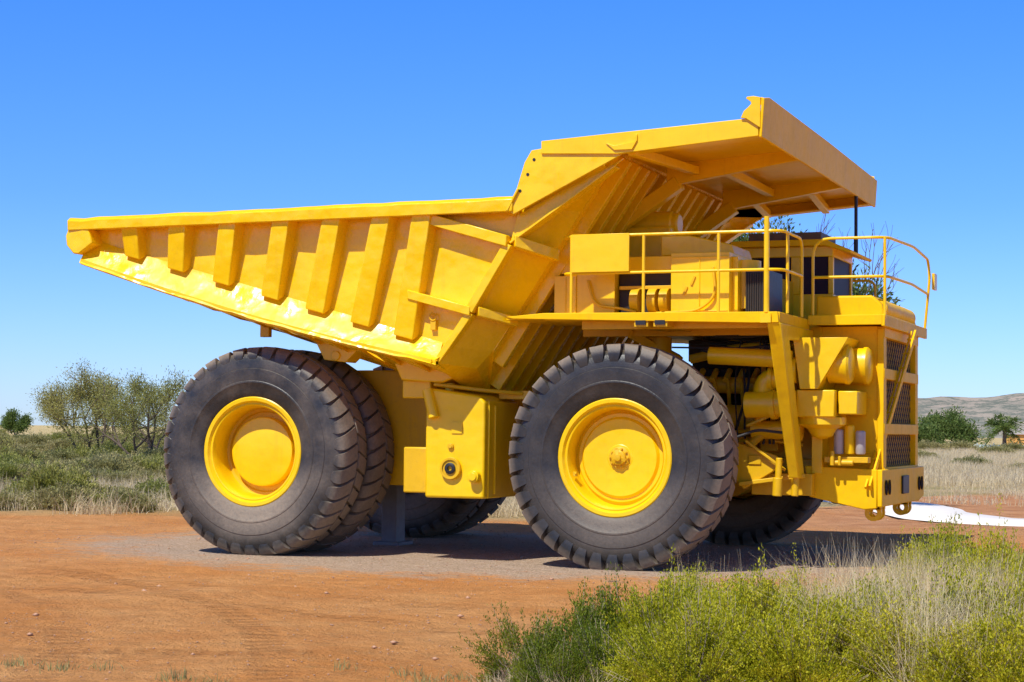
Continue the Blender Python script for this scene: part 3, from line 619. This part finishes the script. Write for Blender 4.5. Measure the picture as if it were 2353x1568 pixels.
vm=math_(nt,'ADD',attr("veg"),math_(nt,'MULTIPLY',math_(nt,'SUBTRACT',nB,.5),.8),True)
vc=mixc(nt,step(nt,noise(nt,p,.12,5),.4,.6),(.62,.46,.24),(.42,.35,.15))
c=mixc(nt,vm,c,vc)
nt.links.new(c,b.inputs["Base Color"]); b.inputs["Roughness"].default_value=.95; b.inputs["Specular IOR Level"].default_value=.1
hh=math_(nt,'ADD',math_(nt,'ADD',math_(nt,'MULTIPLY',nB,1.0),math_(nt,'MULTIPLY',nC,.42)),math_(nt,'MULTIPLY',nD,.16))
hh=math_(nt,'ADD',hh,math_(nt,'MULTIPLY',nE,1.5))
hh=math_(nt,'SUBTRACT',hh,math_(nt,'MULTIPLY',trk,.45))
bump(nt,b,hh,1.0,.12)
gm_=mesh_np("ground",np.stack([GX,GY,GZ],-1).reshape(-1,3),Q,[M_G],smooth=True)
for nm,arr in (("gravel",grav),("veg",veg),("pink",pink)):
    a=gm_.attributes.new(nm,'FLOAT','POINT'); a.data.foreach_set("value",np.clip(arr,-2,2).astype(np.float32).ravel())
g=bpy.data.objects.new("ground",gm_); g["kind"]="structure"; g["label"]="red dirt ground with grey gravel patch and dry scrubland"; g["category"]="ground"; col.objects.link(g)
def rocks(nr,fn,smin,smax,seed):
    rg=np.random.default_rng(seed); V=[];F=[]
    base=[(1,0,0),(-1,0,0),(0,1,0),(0,-1,0),(0,0,1),(0,0,-1)]; fc=[(0,2,4),(2,1,4),(1,3,4),(3,0,4),(2,0,5),(1,2,5),(3,1,5),(0,3,5)]
    for i in range(nr):
        x,y=fn(rg); s=rg.uniform(smin,smax)*(1+2*(rg.random()<.03)); o=len(V)
        for q in base: V.append((x+q[0]*s*rg.uniform(.6,1.3),y+q[1]*s*rg.uniform(.6,1.3),q[2]*s*.6*rg.uniform(.6,1.1)))
        F+=[tuple(k+o for k in t) for t in fc]
    return V,F
V,F=rocks(6500,lambda rg:(rg.uniform(-12,5),rg.uniform(-16,8)),.004,.018,5)
M_RK=simple("reddish_stone",(.50,.28,.16),.9,0,.5,20)
o=bpy.data.objects.new("gravel_stones",mesh_np("gravel_stones",V,F,[M_RK])); o["kind"]="stuff"; o["label"]="small loose reddish stones scattered over the dirt"; o["category"]="stones"; col.objects.link(o)

# pale path
M_P=simple("pale_path",(.82,.76,.68),.9,0,.15,3)
pts=[(-3,24),(-1.2,22.2),(.1,19.6),(1.0,16.4),(2.3,13.9),(3.6,13.1),(5.5,12.9),(9,13.4),(14,15)]
P=[Vector((a,b_,0)) for a,b_ in pts]
Q2=[]
for i in range(len(P)-1):
    for t in np.linspace(0,1,8,endpoint=False):
        p0=P[max(i-1,0)];p1=P[i];p2=P[i+1];p3=P[min(i+2,len(P)-1)]
        Q2.append(.5*((2*p1)+(-p0+p2)*t+(2*p0-5*p1+4*p2-p3)*t*t+(-p0+3*p1-3*p2+p3)*t**3))
V=[];F=[]
for i,q in enumerate(Q2):
    d=(Q2[min(i+1,len(Q2)-1)]-Q2[max(i-1,0)]).normalized(); nn=Vector((-d.y,d.x,0)); w=1.05+.05*math.sin(i*.7)
    for k,zz in ((-1,.0),(-.92,.07),(.92,.07),(1,.0)): V.append(tuple(q+nn*w*k+Vector((0,0,zz))))
for i in range(len(Q2)-1):
    for k in range(3): F.append((i*4+k,i*4+k+1,i*4+5+k,i*4+4+k))
o=bpy.data.objects.new("path",mesh_np("path",V,F,[M_P],smooth=True)); o["kind"]="structure"; o["label"]="pale curving concrete edging path across the dirt"; o["category"]="path"; col.objects.link(o)

# hill
M_H,nt,b=new_mat("haze_tinted_hill"); p=geopos(nt); n1=noise(nt,p,.015,6,.7); n2=noise(nt,p,.055,6,.85)
c=mixc(nt,step(nt,n1,.4,.62),(.38,.29,.21),(.26,.23,.16))
c=mixc(nt,step(nt,n2,.47,.53),c,(.10,.11,.065)); c=mixc(nt,.18,c,(.42,.44,.48))  # last mix paints distance haze into the hill colour
nt.links.new(c,b.inputs["Base Color"]); b.inputs["Roughness"].default_value=1; b.inputs["Specular IOR Level"].default_value=0
n=120; V=[];
for i in range(n):
    for j in range(60):
        X=-700+i*12; Yy=1150+j*15
        e=max(0,1-abs((X-0)/600)**2.2)*max(0,1-abs((Yy-1560)/400)**2)
        V.append((X,Yy,-2+38*e**.8*(1+.30*mnoise.fractal(Vector((X*.007,Yy*.007,3)),.8,2.2,5))))
F=[(i*60+j,(i+1)*60+j,(i+1)*60+j+1,i*60+j+1) for i in range(n-1) for j in range(59)]
o=bpy.data.objects.new("hill",mesh_np("hill",V,F,[M_H],smooth=True)); o["kind"]="structure"; o["label"]="low hazy scrub covered hill on the horizon"; o["category"]="hill"; col.objects.link(o)

# ------------------------------------------------------------------ VEGETATION
def leaf_mat(name,c1,c2,c3=None,sc=3,trans=.35,objvar=True):
    m,nt,b=new_mat(name); tc=nt.nodes.new("ShaderNodeTexCoord").outputs["Object"]
    n1=noise(nt,tc,sc,4); n2=noise(nt,tc,40,2)
    c=mixc(nt,step(nt,n1,.38,.62),c1,c2)
    if c3: c=mixc(nt,step(nt,n2,.5,.65),c,c3)
    if objvar:
        oi=nt.nodes.new("ShaderNodeObjectInfo").outputs["Random"]
        c=mixc(nt,1.0,c,ramp(nt,oi,[(0,(.74,.80,.75)),(.5,(.9,.92,.9)),(1,(1,.97,1))]),"MULTIPLY")
    nt.links.new(c,b.inputs["Base Color"]); b.inputs["Roughness"].default_value=.55; b.inputs["Specular IOR Level"].default_value=.25
    tr=nt.nodes.new("ShaderNodeBsdfTranslucent"); nt.links.new(c,tr.inputs["Color"]); mx=nt.nodes.new("ShaderNodeMixShader"); mx.inputs[0].default_value=trans
    nt.links.new(b.outputs[0],mx.inputs[1]); nt.links.new(tr.outputs[0],mx.inputs[2]); nt.links.new(mx.outputs[0],nt.nodes["Material Output"].inputs["Surface"])
    return m
M_L1=leaf_mat("bright_green_leaf",(.46,.45,.012),(.74,.64,.03),(.27,.31,.012))
M_L2=leaf_mat("dark_green_leaf",(.14,.20,.012),(.34,.36,.02),(.08,.13,.010))
M_L3=leaf_mat("olive_leaf",(.38,.35,.12),(.54,.46,.20),(.22,.21,.07))
M_L4=leaf_mat("tree_leaf",(.10,.17,.03),(.22,.27,.07),(.06,.11,.02),objvar=False)
M_L6=leaf_mat("acacia_leaf",(.36,.34,.09),(.50,.44,.13),(.22,.22,.06))
M_GR=leaf_mat("dry_grass",(.78,.60,.32),(.92,.79,.50),(.58,.42,.20),1.2,objvar=False)
M_GR2=leaf_mat("far_dry_grass",(.66,.52,.30),(.82,.69,.46),(.46,.39,.19),.3,objvar=False)
M_BK=simple("bark",(.12,.085,.06),.9,0,.4,10)
M_BK2=simple("dry_bark",(.40,.31,.20),.9,0,.4,10)

def unit(v): return v/np.maximum(np.linalg.norm(v,axis=-1,keepdims=True),1e-9)
def leaves(rg,C,D,ln,wd,jit=.45):
    n=len(C); D=unit(D+rg.normal(0,jit,(n,3))); S=unit(np.cross(D,rg.normal(0,1,(n,3))))
    l=(ln*rg.uniform(.6,1.3,(n,1))); w=(wd*rg.uniform(.6,1.3,(n,1)))
    V=np.stack([C,C+D*l*.5+S*w*.5,C+D*l,C+D*l*.5-S*w*.5],1).reshape(-1,3)
    return V,np.arange(4*n).reshape(n,4)
def bush_mesh(name,seed,Rr,H,ntw,nl,ln,wd,mats,nclump=24,csig=.15,jit=.045,wild=.05,lo=.62,hi=1.18):
    rg=np.random.default_rng(seed)
    k=np.arange(nclump)+.5; cel=np.arccos(1-k/nclump*.98); cth=np.pi*(1+5**.5)*k+rg.normal(0,.3,nclump)
    clen=rg.uniform(lo,hi,nclump)
    ci=rg.integers(0,nclump,ntw); 
    d=np.stack([np.cos(cth)*np.sin(cel),np.sin(cth)*np.sin(cel),np.cos(cel)],1)[ci]+rg.normal(0,csig,(ntw,3))
    d=unit(d); L=clen[ci]*rg.uniform(.75,1.06,ntw); L=np.where(rg.random(ntw)<wild,L*rg.uniform(1.08,1.3,ntw),L)
    tip=np.stack([d[:,0]*Rr,d[:,1]*Rr,np.abs(d[:,2])*H],1)*L[:,None]; tip[:,2]=np.maximum(tip[:,2],.03)
    base=tip*np.array([.25,.25,0])
    t=rg.uniform(.5,1,(ntw,nl))**.7
    up=np.array([0,0,1.]); mid=(base+tip)/2+up*H*.10
    tt=t[...,None]; C=base[:,None]*(1-tt)**2+mid[:,None]*2*tt*(1-tt)+tip[:,None]*tt**2
    D=unit(tip-base)[:,None]+np.zeros_like(C)+up*.5
    C=C+rg.normal(0,jit*Rr*.5,C.shape); C[...,2]=np.maximum(C[...,2],.01)
    V,Q=leaves(rg,C.reshape(-1,3),D.reshape(-1,3),ln,wd,.6)
    k=ntw*2//3; A=base[:k]; B=tip[:k]*1.03; Mi=mid[:k]; S=unit(np.cross(B-A,rg.normal(0,1,(k,3))))*.0045*Rr/.8
    tv=np.stack([A-S,A+S,Mi+S*.8,Mi-S*.8,B+S*.4,B-S*.4],1).reshape(-1,3); o=len(V)
    i=np.arange(k)*6+o; tq=np.concatenate([np.stack([i,i+1,i+2,i+3],1),np.stack([i+3,i+2,i+4,i+5],1)])
    return mesh_np(name,np.concatenate([V,tv]),np.concatenate([Q,tq]),mats,np.concatenate([np.zeros(len(Q)),np.ones(len(tq))]))
def put(name,me,loc,sc,rot,label,cat,group):
    o=bpy.data.objects.new(name,me); o.location=loc; o.scale=sc; o.rotation_euler=(0,0,rot); o["label"]=label; o["category"]=cat; o["group"]=group; col.objects.link(o); return o
fg=[bush_mesh("green_shrub",s,.8,.85,1300,52,.026,.012,[M_L1,M_BK2],24,.15,.045,.03,.74,1.10) for s in (1,2,3)]
fgd=[bush_mesh("dark_shrub",s,.7,.75,750,42,.030,.012,[M_L2,M_BK2],15,.15,.05,.10) for s in (4,5)]
def gp(px,d): 
    a=math.atan((px-1176.5)/4278.)-.3769; return 7.94+d*math.tan(a),-27.38+d
rr=random.Random(4)
lay=[
 (1225,12.4,.60,.68,1),(1330,13.0,.70,.80,1),(1290,11.6,.6,.60,1),(1440,13.4,.78,.90,1),(1410,12.0,.7,.70,1),
 (1530,13.0,.85,.93,0),(1590,11.8,.85,.8,0),(1690,12.3,.9,.92,0),(1760,13.6,.9,.94,0),(1850,12.0,.9,.86,0),(1950,13.3,.85,.95,0),(2030,12.2,.9,.86,0),(2150,13.2,.95,1.0,0),(2240,12.0,.95,.90,0),(2340,13.2,.95,1.08,0),(2400,12,1,.95,0),
 (1600,15.0,.75,.85,0),(1720,15.4,.7,.78,1),(1850,15.2,.7,.8,0),(2185,17.6,.9,1.22,0),(2100,17.0,.7,.95,0),(2290,16.0,.85,1.15,0),(2360,15.0,.85,1.12,0),(2060,15.2,.7,.85,0)]
for i,(px,d,s1,s2,k) in enumerate(lay):
    x,y=gp(px,d); me=fgd[i%2] if k else fg[i%3]
    put("shrub",me,(x,y,-.02),(s1,s1*rr.uniform(.85,1.1),s2),rr.uniform(0,6.28),"low dark green spiky shrub growing in dry soil" if k else "bright yellow-green leafy shrub growing among dry grass","shrub","shrubs beside the dirt clearing")
def grass(name,C,H,W,mat,seed,lean=.5,label="",seg=3):
    rg=np.random.default_rng(seed); n=len(C); H=np.broadcast_to(H,(n,))*rg.uniform(.45,1.15,n); th=rg.uniform(0,2*np.pi,n); le=np.abs(rg.normal(0,lean,n))
    dx=np.stack([np.cos(th),np.sin(th),np.zeros(n)],1); ph=rg.uniform(0,2*np.pi,n); S=np.stack([np.cos(ph),np.sin(ph),np.zeros(n)],1)
    vs=[]
    for k in range(seg+1):
        t=k/seg; P=C+dx*(le*H*t**1.8)[:,None]+np.array([0,0,1.])*(H*t*(1-.25*le*t))[:,None]; w=(W*(1-.85*t))
        vs+= [P-S*w/2,P+S*w/2]
    V=np.stack(vs,1).reshape(-1,3); m=2*(seg+1); i=np.arange(n)*m
    Q=np.concatenate([np.stack([i+2*k,i+2*k+1,i+2*k+3,i+2*k+2],1) for k in range(seg)])
    o=bpy.data.objects.new(name,mesh_np(name,V,Q,[mat])); o["kind"]="stuff"; o["label"]=label; o["category"]="grass"; col.objects.link(o); return o
def tufts(rg,cent,sig,nper):
    C=np.repeat(cent,nper,0)+np.concatenate([rg.normal(0,sig,(len(cent)*nper,2)),np.zeros((len(cent)*nper,1))],1); C[:,2]=0; return C
rg=np.random.default_rng(21); ce=[]; hs=[]
for _ in range(190):
    px=rg.uniform(1900,2420); d=rg.uniform(14.0,17.0); x,y=gp(px,d); ce.append((x,y,0)); hs.append(rg.uniform(.6,.98))
for _ in range(30):
    px=rg.uniform(1550,1950); d=rg.uniform(13.6,15.0); x,y=gp(px,d); ce.append((x,y,0)); hs.append(rg.uniform(.6,.9))
for _ in range(60):
    px=rg.uniform(1960,2400); d=rg.uniform(11.8,14); x,y=gp(px,d); ce.append((x,y,0)); hs.append(rg.uniform(.8,1.1))
for _ in range(10):
    px=rg.uniform(1150,1450); d=rg.uniform(11.2,12); x,y=gp(px,d); ce.append((x,y,0)); hs.append(rg.uniform(.2,.4))
C=tufts(rg,np.array(ce),.10,100)
grass("dry_grass",C,np.repeat(np.array(hs),100)*.95,.0058,M_GR,31,.7,"tall dry straw coloured grass tufts between the shrubs")
ce=[]
for px,d in ((30,12),(60,12.1),(150,12),(160,12.05),(260,12.2),(420,11.9),(430,12),(500,11.8),(690,11.7),(800,13),(930,12.2),(990,12.4),(1010,12.6),(1060,12.9),(1100,12.2),(1160,13),(960,12.9),(1120,12.6),(1190,13.3)):
    ce.append((*gp(px,d),0))
C=tufts(rg,np.array(ce),.07,30); grass("grass_sprig",C,.09,.008,M_L3,33,.9,"tiny green grass sprigs on the bare dirt")
def field(nc,poly_fn,seed):
    rg=np.random.default_rng(seed); out=[]
    while len(out)<nc:
        p=poly_fn(rg)
        if p is not None: out.append((p[0],p[1],0))
    return np.array(out)
def leftf(rg):
    px=rg.uniform(-60,1250); d=33+110*rg.random()**1.5; x,y=gp(px,d)
    edge=np.interp(x,YBX[:5],YBY[:5])+.2+1.2*math.sin(x*.9)+.8*math.sin(x*2.3+1)
    if y<edge: return None
    return (x,y) if mnoise.noise(Vector((x*.35,y*.35,0)))>-.22 else None
ce=field(4200,leftf,5); rh=np.random.default_rng(8).uniform(.5,1.35,len(ce)); C=tufts(rg,ce,.26,30); grass("scrub_grass",C,np.repeat(rh,30)*.44,.018,M_GR2,35,.75,"pale dry grass covering the scrubland")
def rightf(rg):
    px=rg.uniform(2050,2500); d=68+170*rg.random()**1.2; return gp(px,d)
ce=field(1700,rightf,6); C=tufts(rg,ce,.4,26); grass("scrub_grass",C,.55,.03,M_GR2,36,.45,"pale dry grass covering the scrubland")
def midf(rg):
    px=rg.uniform(2060,2500); d=50+18*rg.random(); return gp(px,d)
ce=field(60,midf,9); C=tufts(rg,ce,.25,26); grass("scrub_grass",C,.3,.02,M_GR2,37,.6,"scattered low dry grass tufts on reddish soil")
M_L5=leaf_mat("scrub_green_leaf",(.33,.34,.06),(.50,.46,.13),(.20,.22,.04))
bg=[bush_mesh("scrub_shrub",s,.8,.7,380,32,.07,.026,[M_L3,M_BK2],12,.24,.09,.06,.75,1.15) for s in (7,8)]+[bush_mesh("scrub_shrub",9,.8,.7,380,32,.07,.026,[M_L5,M_BK2],12,.24,.09,.06,.75,1.15)]
rr=random.Random(12); k=0
while k<190:
    if k<112: px=rr.uniform(-40,460); d=33+40*rr.random()
    elif k<165: px=rr.uniform(-60,480); d=75+150*rr.random()
    else: px=rr.uniform(460,1250); d=40+70*rr.random()
    x,y=gp(px,d)
    if y<np.interp(x,YBX[:5],YBY[:5])+.5: continue
    if mnoise.noise(Vector((x*.16,y*.12,5)))<-.22: continue
    s=rr.uniform(.45,1.2)*(1 if d<75 else 1.5); put("scrub_shrub",bg[rr.choice((0,1,2))],(x,y,-.03),(s*1.3,s*1.3,s*rr.uniform(.85,1.3)),rr.uniform(0,6.28),"low olive green shrub in dry grassland","shrub","low shrubs across the scrubland"); k+=1
for px,d,s in ((2230,105,1.3),(2120,130,1.4),(2345,95,1.0),(2290,170,1.8),(2140,200,2.2),(2200,215,2.2),(2330,200,2.0)):
    x,y=gp(px,d); put("scrub_shrub",bg[k%3],(x,y,-.03),(s*1.3,s*1.3,s*.8),px,"low olive green shrub in dry grassland","shrub","low shrubs across the scrubland")

def seg_mesh(segs,n=6):
    V=[];F=[]
    for a,b_,r0,r1 in segs:
        d=unit(b_-a); t=np.array([0,0,1.]) if abs(d[2])<.9 else np.array([1.,0,0]); u_=unit(np.cross(d,t)); w=np.cross(d,u_); o=len(V)
        for P,r in ((a,r0),(b_,r1)):
            for i in range(n):
                an=2*math.pi*i/n; V.append(P+(u_*math.cos(an)+w*math.sin(an))*r)
        for i in range(n): F.append((o+i,o+(i+1)%n,o+n+(i+1)%n,o+n+i))
    return np.array(V),np.array(F)
def grow(rg,p,d,L,r,depth,segs,tips,spread,lift=.12):
    k=3; q=p
    for i in range(k):
        d=unit(d+rg.normal(0,.14,3)+np.array([0,0,.05])); q2=q+d*L/k; segs.append((q,q2,r*(1-.12*i),r*(1-.12*(i+1)))); q=q2
        if depth<=2: tips.append((q,d))
    if depth==0: return
    for j in range(rg.integers(2,4)):
        nd=unit(d+rg.normal(0,spread,3)+np.array([0,0,lift]))
        grow(rg,q,nd,L*rg.uniform(.62,.85),r*.62,depth-1,segs,tips,spread,lift)
def tree(name,loc,seed,stems,L,r,depth,spread,nleaf,ls,sig,leafmat,label,barkmat=M_BK,lean=.5,keep=1.0,filt=None,lift=.12,asp=.38):
    rg=np.random.default_rng(seed); segs=[];tips=[]
    for i in range(stems):
        th=2*math.pi*i/stems+rg.uniform(-.5,.5); d=unit(np.array([math.cos(th)*lean,math.sin(th)*lean,1.])) if stems>1 else unit(np.array([rg.normal(0,.08),rg.normal(0,.08),1.]))
        grow(rg,np.array([math.cos(th)*.1,math.sin(th)*.1,-.1]),d,L,r,depth,segs,tips,spread,lift)
    e=thing(name,loc,label,"tree")
    V,F=seg_mesh(segs); o=bpy.data.objects.new("trunk",mesh_np("trunk",V,F,[barkmat],smooth=True)); o.parent=e; col.objects.link(o)
    tp=np.array([t[0] for t in tips]); td=np.array([t[1] for t in tips])
    if filt is not None: mk=filt(tp); tp=tp[mk]; td=td[mk]
    if keep<1: mk=rg.random(len(tp))<keep; tp=tp[mk]; td=td[mk]
    if len(tp):
        n_=max(1,nleaf//len(tp)); C=np.repeat(tp,n_,0)+rg.normal(0,sig,(len(tp)*n_,3)); D=np.repeat(td,n_,0)
        V,Q=leaves(rg,C,D,ls,ls*asp); o=bpy.data.objects.new("crown",mesh_np("crown",V,Q,[leafmat])); o.parent=e; col.objects.link(o)
    return e
x,y=gp(220,72); tree("acacia_tree",(x,y,0),3,6,1.45,.085,4,.42,26000,.11,.19,M_L6,"sparse grey-green acacia tree with many thin dark stems",lean=1.05,lift=.06,asp=.30,keep=.7)
x,y=gp(340,68); tree("acacia_tree",(x,y,0),8,5,1.42,.08,4,.40,20000,.11,.19,M_L6,"wispy olive acacia tree leaning over dry grass",lean=.95,lift=.07,asp=.30,keep=.7)
x,y=gp(-20,60); tree("acacia_tree",(x,y,0),9,4,.6,.04,3,.5,2500,.10,.16,M_L6,"small half bare acacia bush in dry grass",lean=1.1)
x,y=gp(40,260); tree("round_tree",(x,y,0),5,2,1.2,.16,4,.6,9000,.35,.4,M_L4,"small dense green tree far across the scrubland")
x,y=gp(2170,235); tree("round_tree",(x,y,0),6,4,1.5,.16,4,.75,16000,.4,.5,M_L4,"broad dark green tree in front of the hill",lean=1.2)
x,y=gp(2120,225); tree("round_tree",(x,y,0),16,3,1.0,.12,4,.75,8000,.4,.4,M_L4,"low dark green tree in front of the hill",lean=1.2)
x,y=gp(1835,45); tree("gum_tree",(x,y,0),12,1,2.32,.07,5,.32,400,.13,.18,M_L4,"thin half bare gum tree standing behind the haul truck",M_BK,filt=lambda p:(p[:,0]<-.3))
x,y=gp(1725,46); tree("gum_tree",(x,y,0),15,1,2.25,.09,5,.40,9000,.14,.16,M_L4,"leafy green gum tree standing behind the haul truck",M_BK,keep=.7)
x,y=gp(2308,225); e=thing("palm_tree",(x,y,0),"short palm tree with drooping green fronds in scrubland","palm tree")
V,F=seg_mesh([(np.array([0,0,-.2]),np.array([.1,0,2.6]),.28,.2)],10); o=bpy.data.objects.new("trunk",mesh_np("trunk",V,F,[M_BK])); o.parent=e; col.objects.link(o)
rg=np.random.default_rng(2); Cs=[];Ds=[]
for i in range(38):
    th=rg.uniform(0,6.28); el=rg.uniform(-.5,1.3); Lf=2.7; dirx=np.array([math.cos(th)*math.cos(el),math.sin(th)*math.cos(el),math.sin(el)])
    for t in np.linspace(.1,1,24):
        P=np.array([.1,0,2.7])+dirx*Lf*t+np.array([0,0,-1.2])*t*t; side=np.cross(dirx,[0,0,1.])
        for sg in (-1,1): Cs.append(P); Ds.append(side*sg*1.2+dirx*.8+np.array([0,0,-.5]))
V,Q=leaves(rg,np.array(Cs),np.array(Ds),.65,.11); o=bpy.data.objects.new("crown",mesh_np("crown",V,Q,[M_L4])); o.parent=e; col.objects.link(o)
M_W=simple("pale_blue_fence",(.45,.55,.55),.7)
x0,y0=gp(2040,225); x1,y1=gp(2480,225); m=MB(); m.beam((x0,y0,.55),(x1,y1,.55),.05,.35)
for i in range(24):
    t=i/23; m.box(x0+(x1-x0)*t-.06,x0+(x1-x0)*t+.06,y0+(y1-y0)*t-.06,y0+(y1-y0)*t+.06,0,.9)
o=part("fence",None,m,M_W); o["label"]="low pale blue rail fence across the far scrubland"; o["category"]="fence"
M_O=simple("orange_wall",(.65,.33,.08),.8); x,y=gp(2385,300); e=thing("shed",(x,y,0),"small orange walled shed beyond the scrubland","shed")
m=MB(); m.box(x-5,x+5,y,y+6,0,2.0); part("wall",e,m,M_O,.02); m=MB(); m.pyz([(y-.4,2.0),(y+6.4,2.0),(y+3,3.0)],x-5.3,x+5.3); part("roof",e,m,simple("grey_roof",(.4,.35,.3),.7),.02)

# ------------------------------------------------------------------ LIGHT, SKY, CAMERA
w=bpy.data.worlds.new("World"); scn.world=w; w.use_nodes=True; nt=w.node_tree
bgN=nt.nodes["Background"]; sky=nt.nodes.new("ShaderNodeTexSky"); sky.sky_type='NISHITA'; sky.sun_disc=False
sky.sun_elevation=R(56); sky.sun_rotation=R(195); sky.air_density=1.0; sky.dust_density=.3; sky.ozone_density=3.0; sky.altitude=500
tc=nt.nodes.new("ShaderNodeTexCoord"); sp=nt.nodes.new("ShaderNodeSeparateXYZ"); nt.links.new(tc.outputs["Generated"],sp.inputs[0])
k=1/1.8
tint=ramp(nt,sp.outputs[2],[(0,(.60,.78,1.24)),(.12,(.36,.65,1.36)),(.25,(.25,.65,1.62)),(.5,(.36,.50,.75)),(1,(.34,.40,.46))])
for el in nt.nodes["Color Ramp"].color_ramp.elements:
    cc=el.color; el.color=(cc[0]*k,cc[1]*k,cc[2]*k,1)
t2=mixc(nt,1.0,sky.outputs[0],tint,"MULTIPLY"); t3=mixc(nt,1.0,t2,(1.8,1.8,1.8),"MULTIPLY")
nt.links.new(t3,bgN.inputs["Color"]); bgN.inputs["Strength"].default_value=.15
sl=bpy.data.lights.new("sun","SUN"); sl.energy=5.0; sl.angle=R(.53); sl.color=(1,.97,.91); so=bpy.data.objects.new("sun",sl); col.objects.link(so)
so.rotation_euler=Vector((.14,.56,-.82)).to_track_quat('-Z','Y').to_euler(); so.location=(-5,-20,30)
cd=bpy.data.cameras.new("camera"); co=bpy.data.objects.new("camera",cd); col.objects.link(co); scn.camera=co
cd.sensor_width=36; cd.lens=4278.5652/2353*36; cd.clip_end=9000; cd.clip_start=.1
yaw,pit,rol=0.3769,0.0476,0.0111
fw=Vector((-math.sin(yaw)*math.cos(pit),math.cos(yaw)*math.cos(pit),math.sin(pit))); r0=Vector((math.cos(yaw),math.sin(yaw),0)); u0=r0.cross(fw)
rt=r0*math.cos(rol)+u0*math.sin(rol); up=rt.cross(fw)
co.matrix_world=Matrix(((rt.x,up.x,-fw.x,7.9394),(rt.y,up.y,-fw.y,-27.3777),(rt.z,up.z,-fw.z,1.8624),(0,0,0,1)))
scn.view_settings.view_transform='Standard'; scn.view_settings.look='None'; scn.view_settings.exposure=0
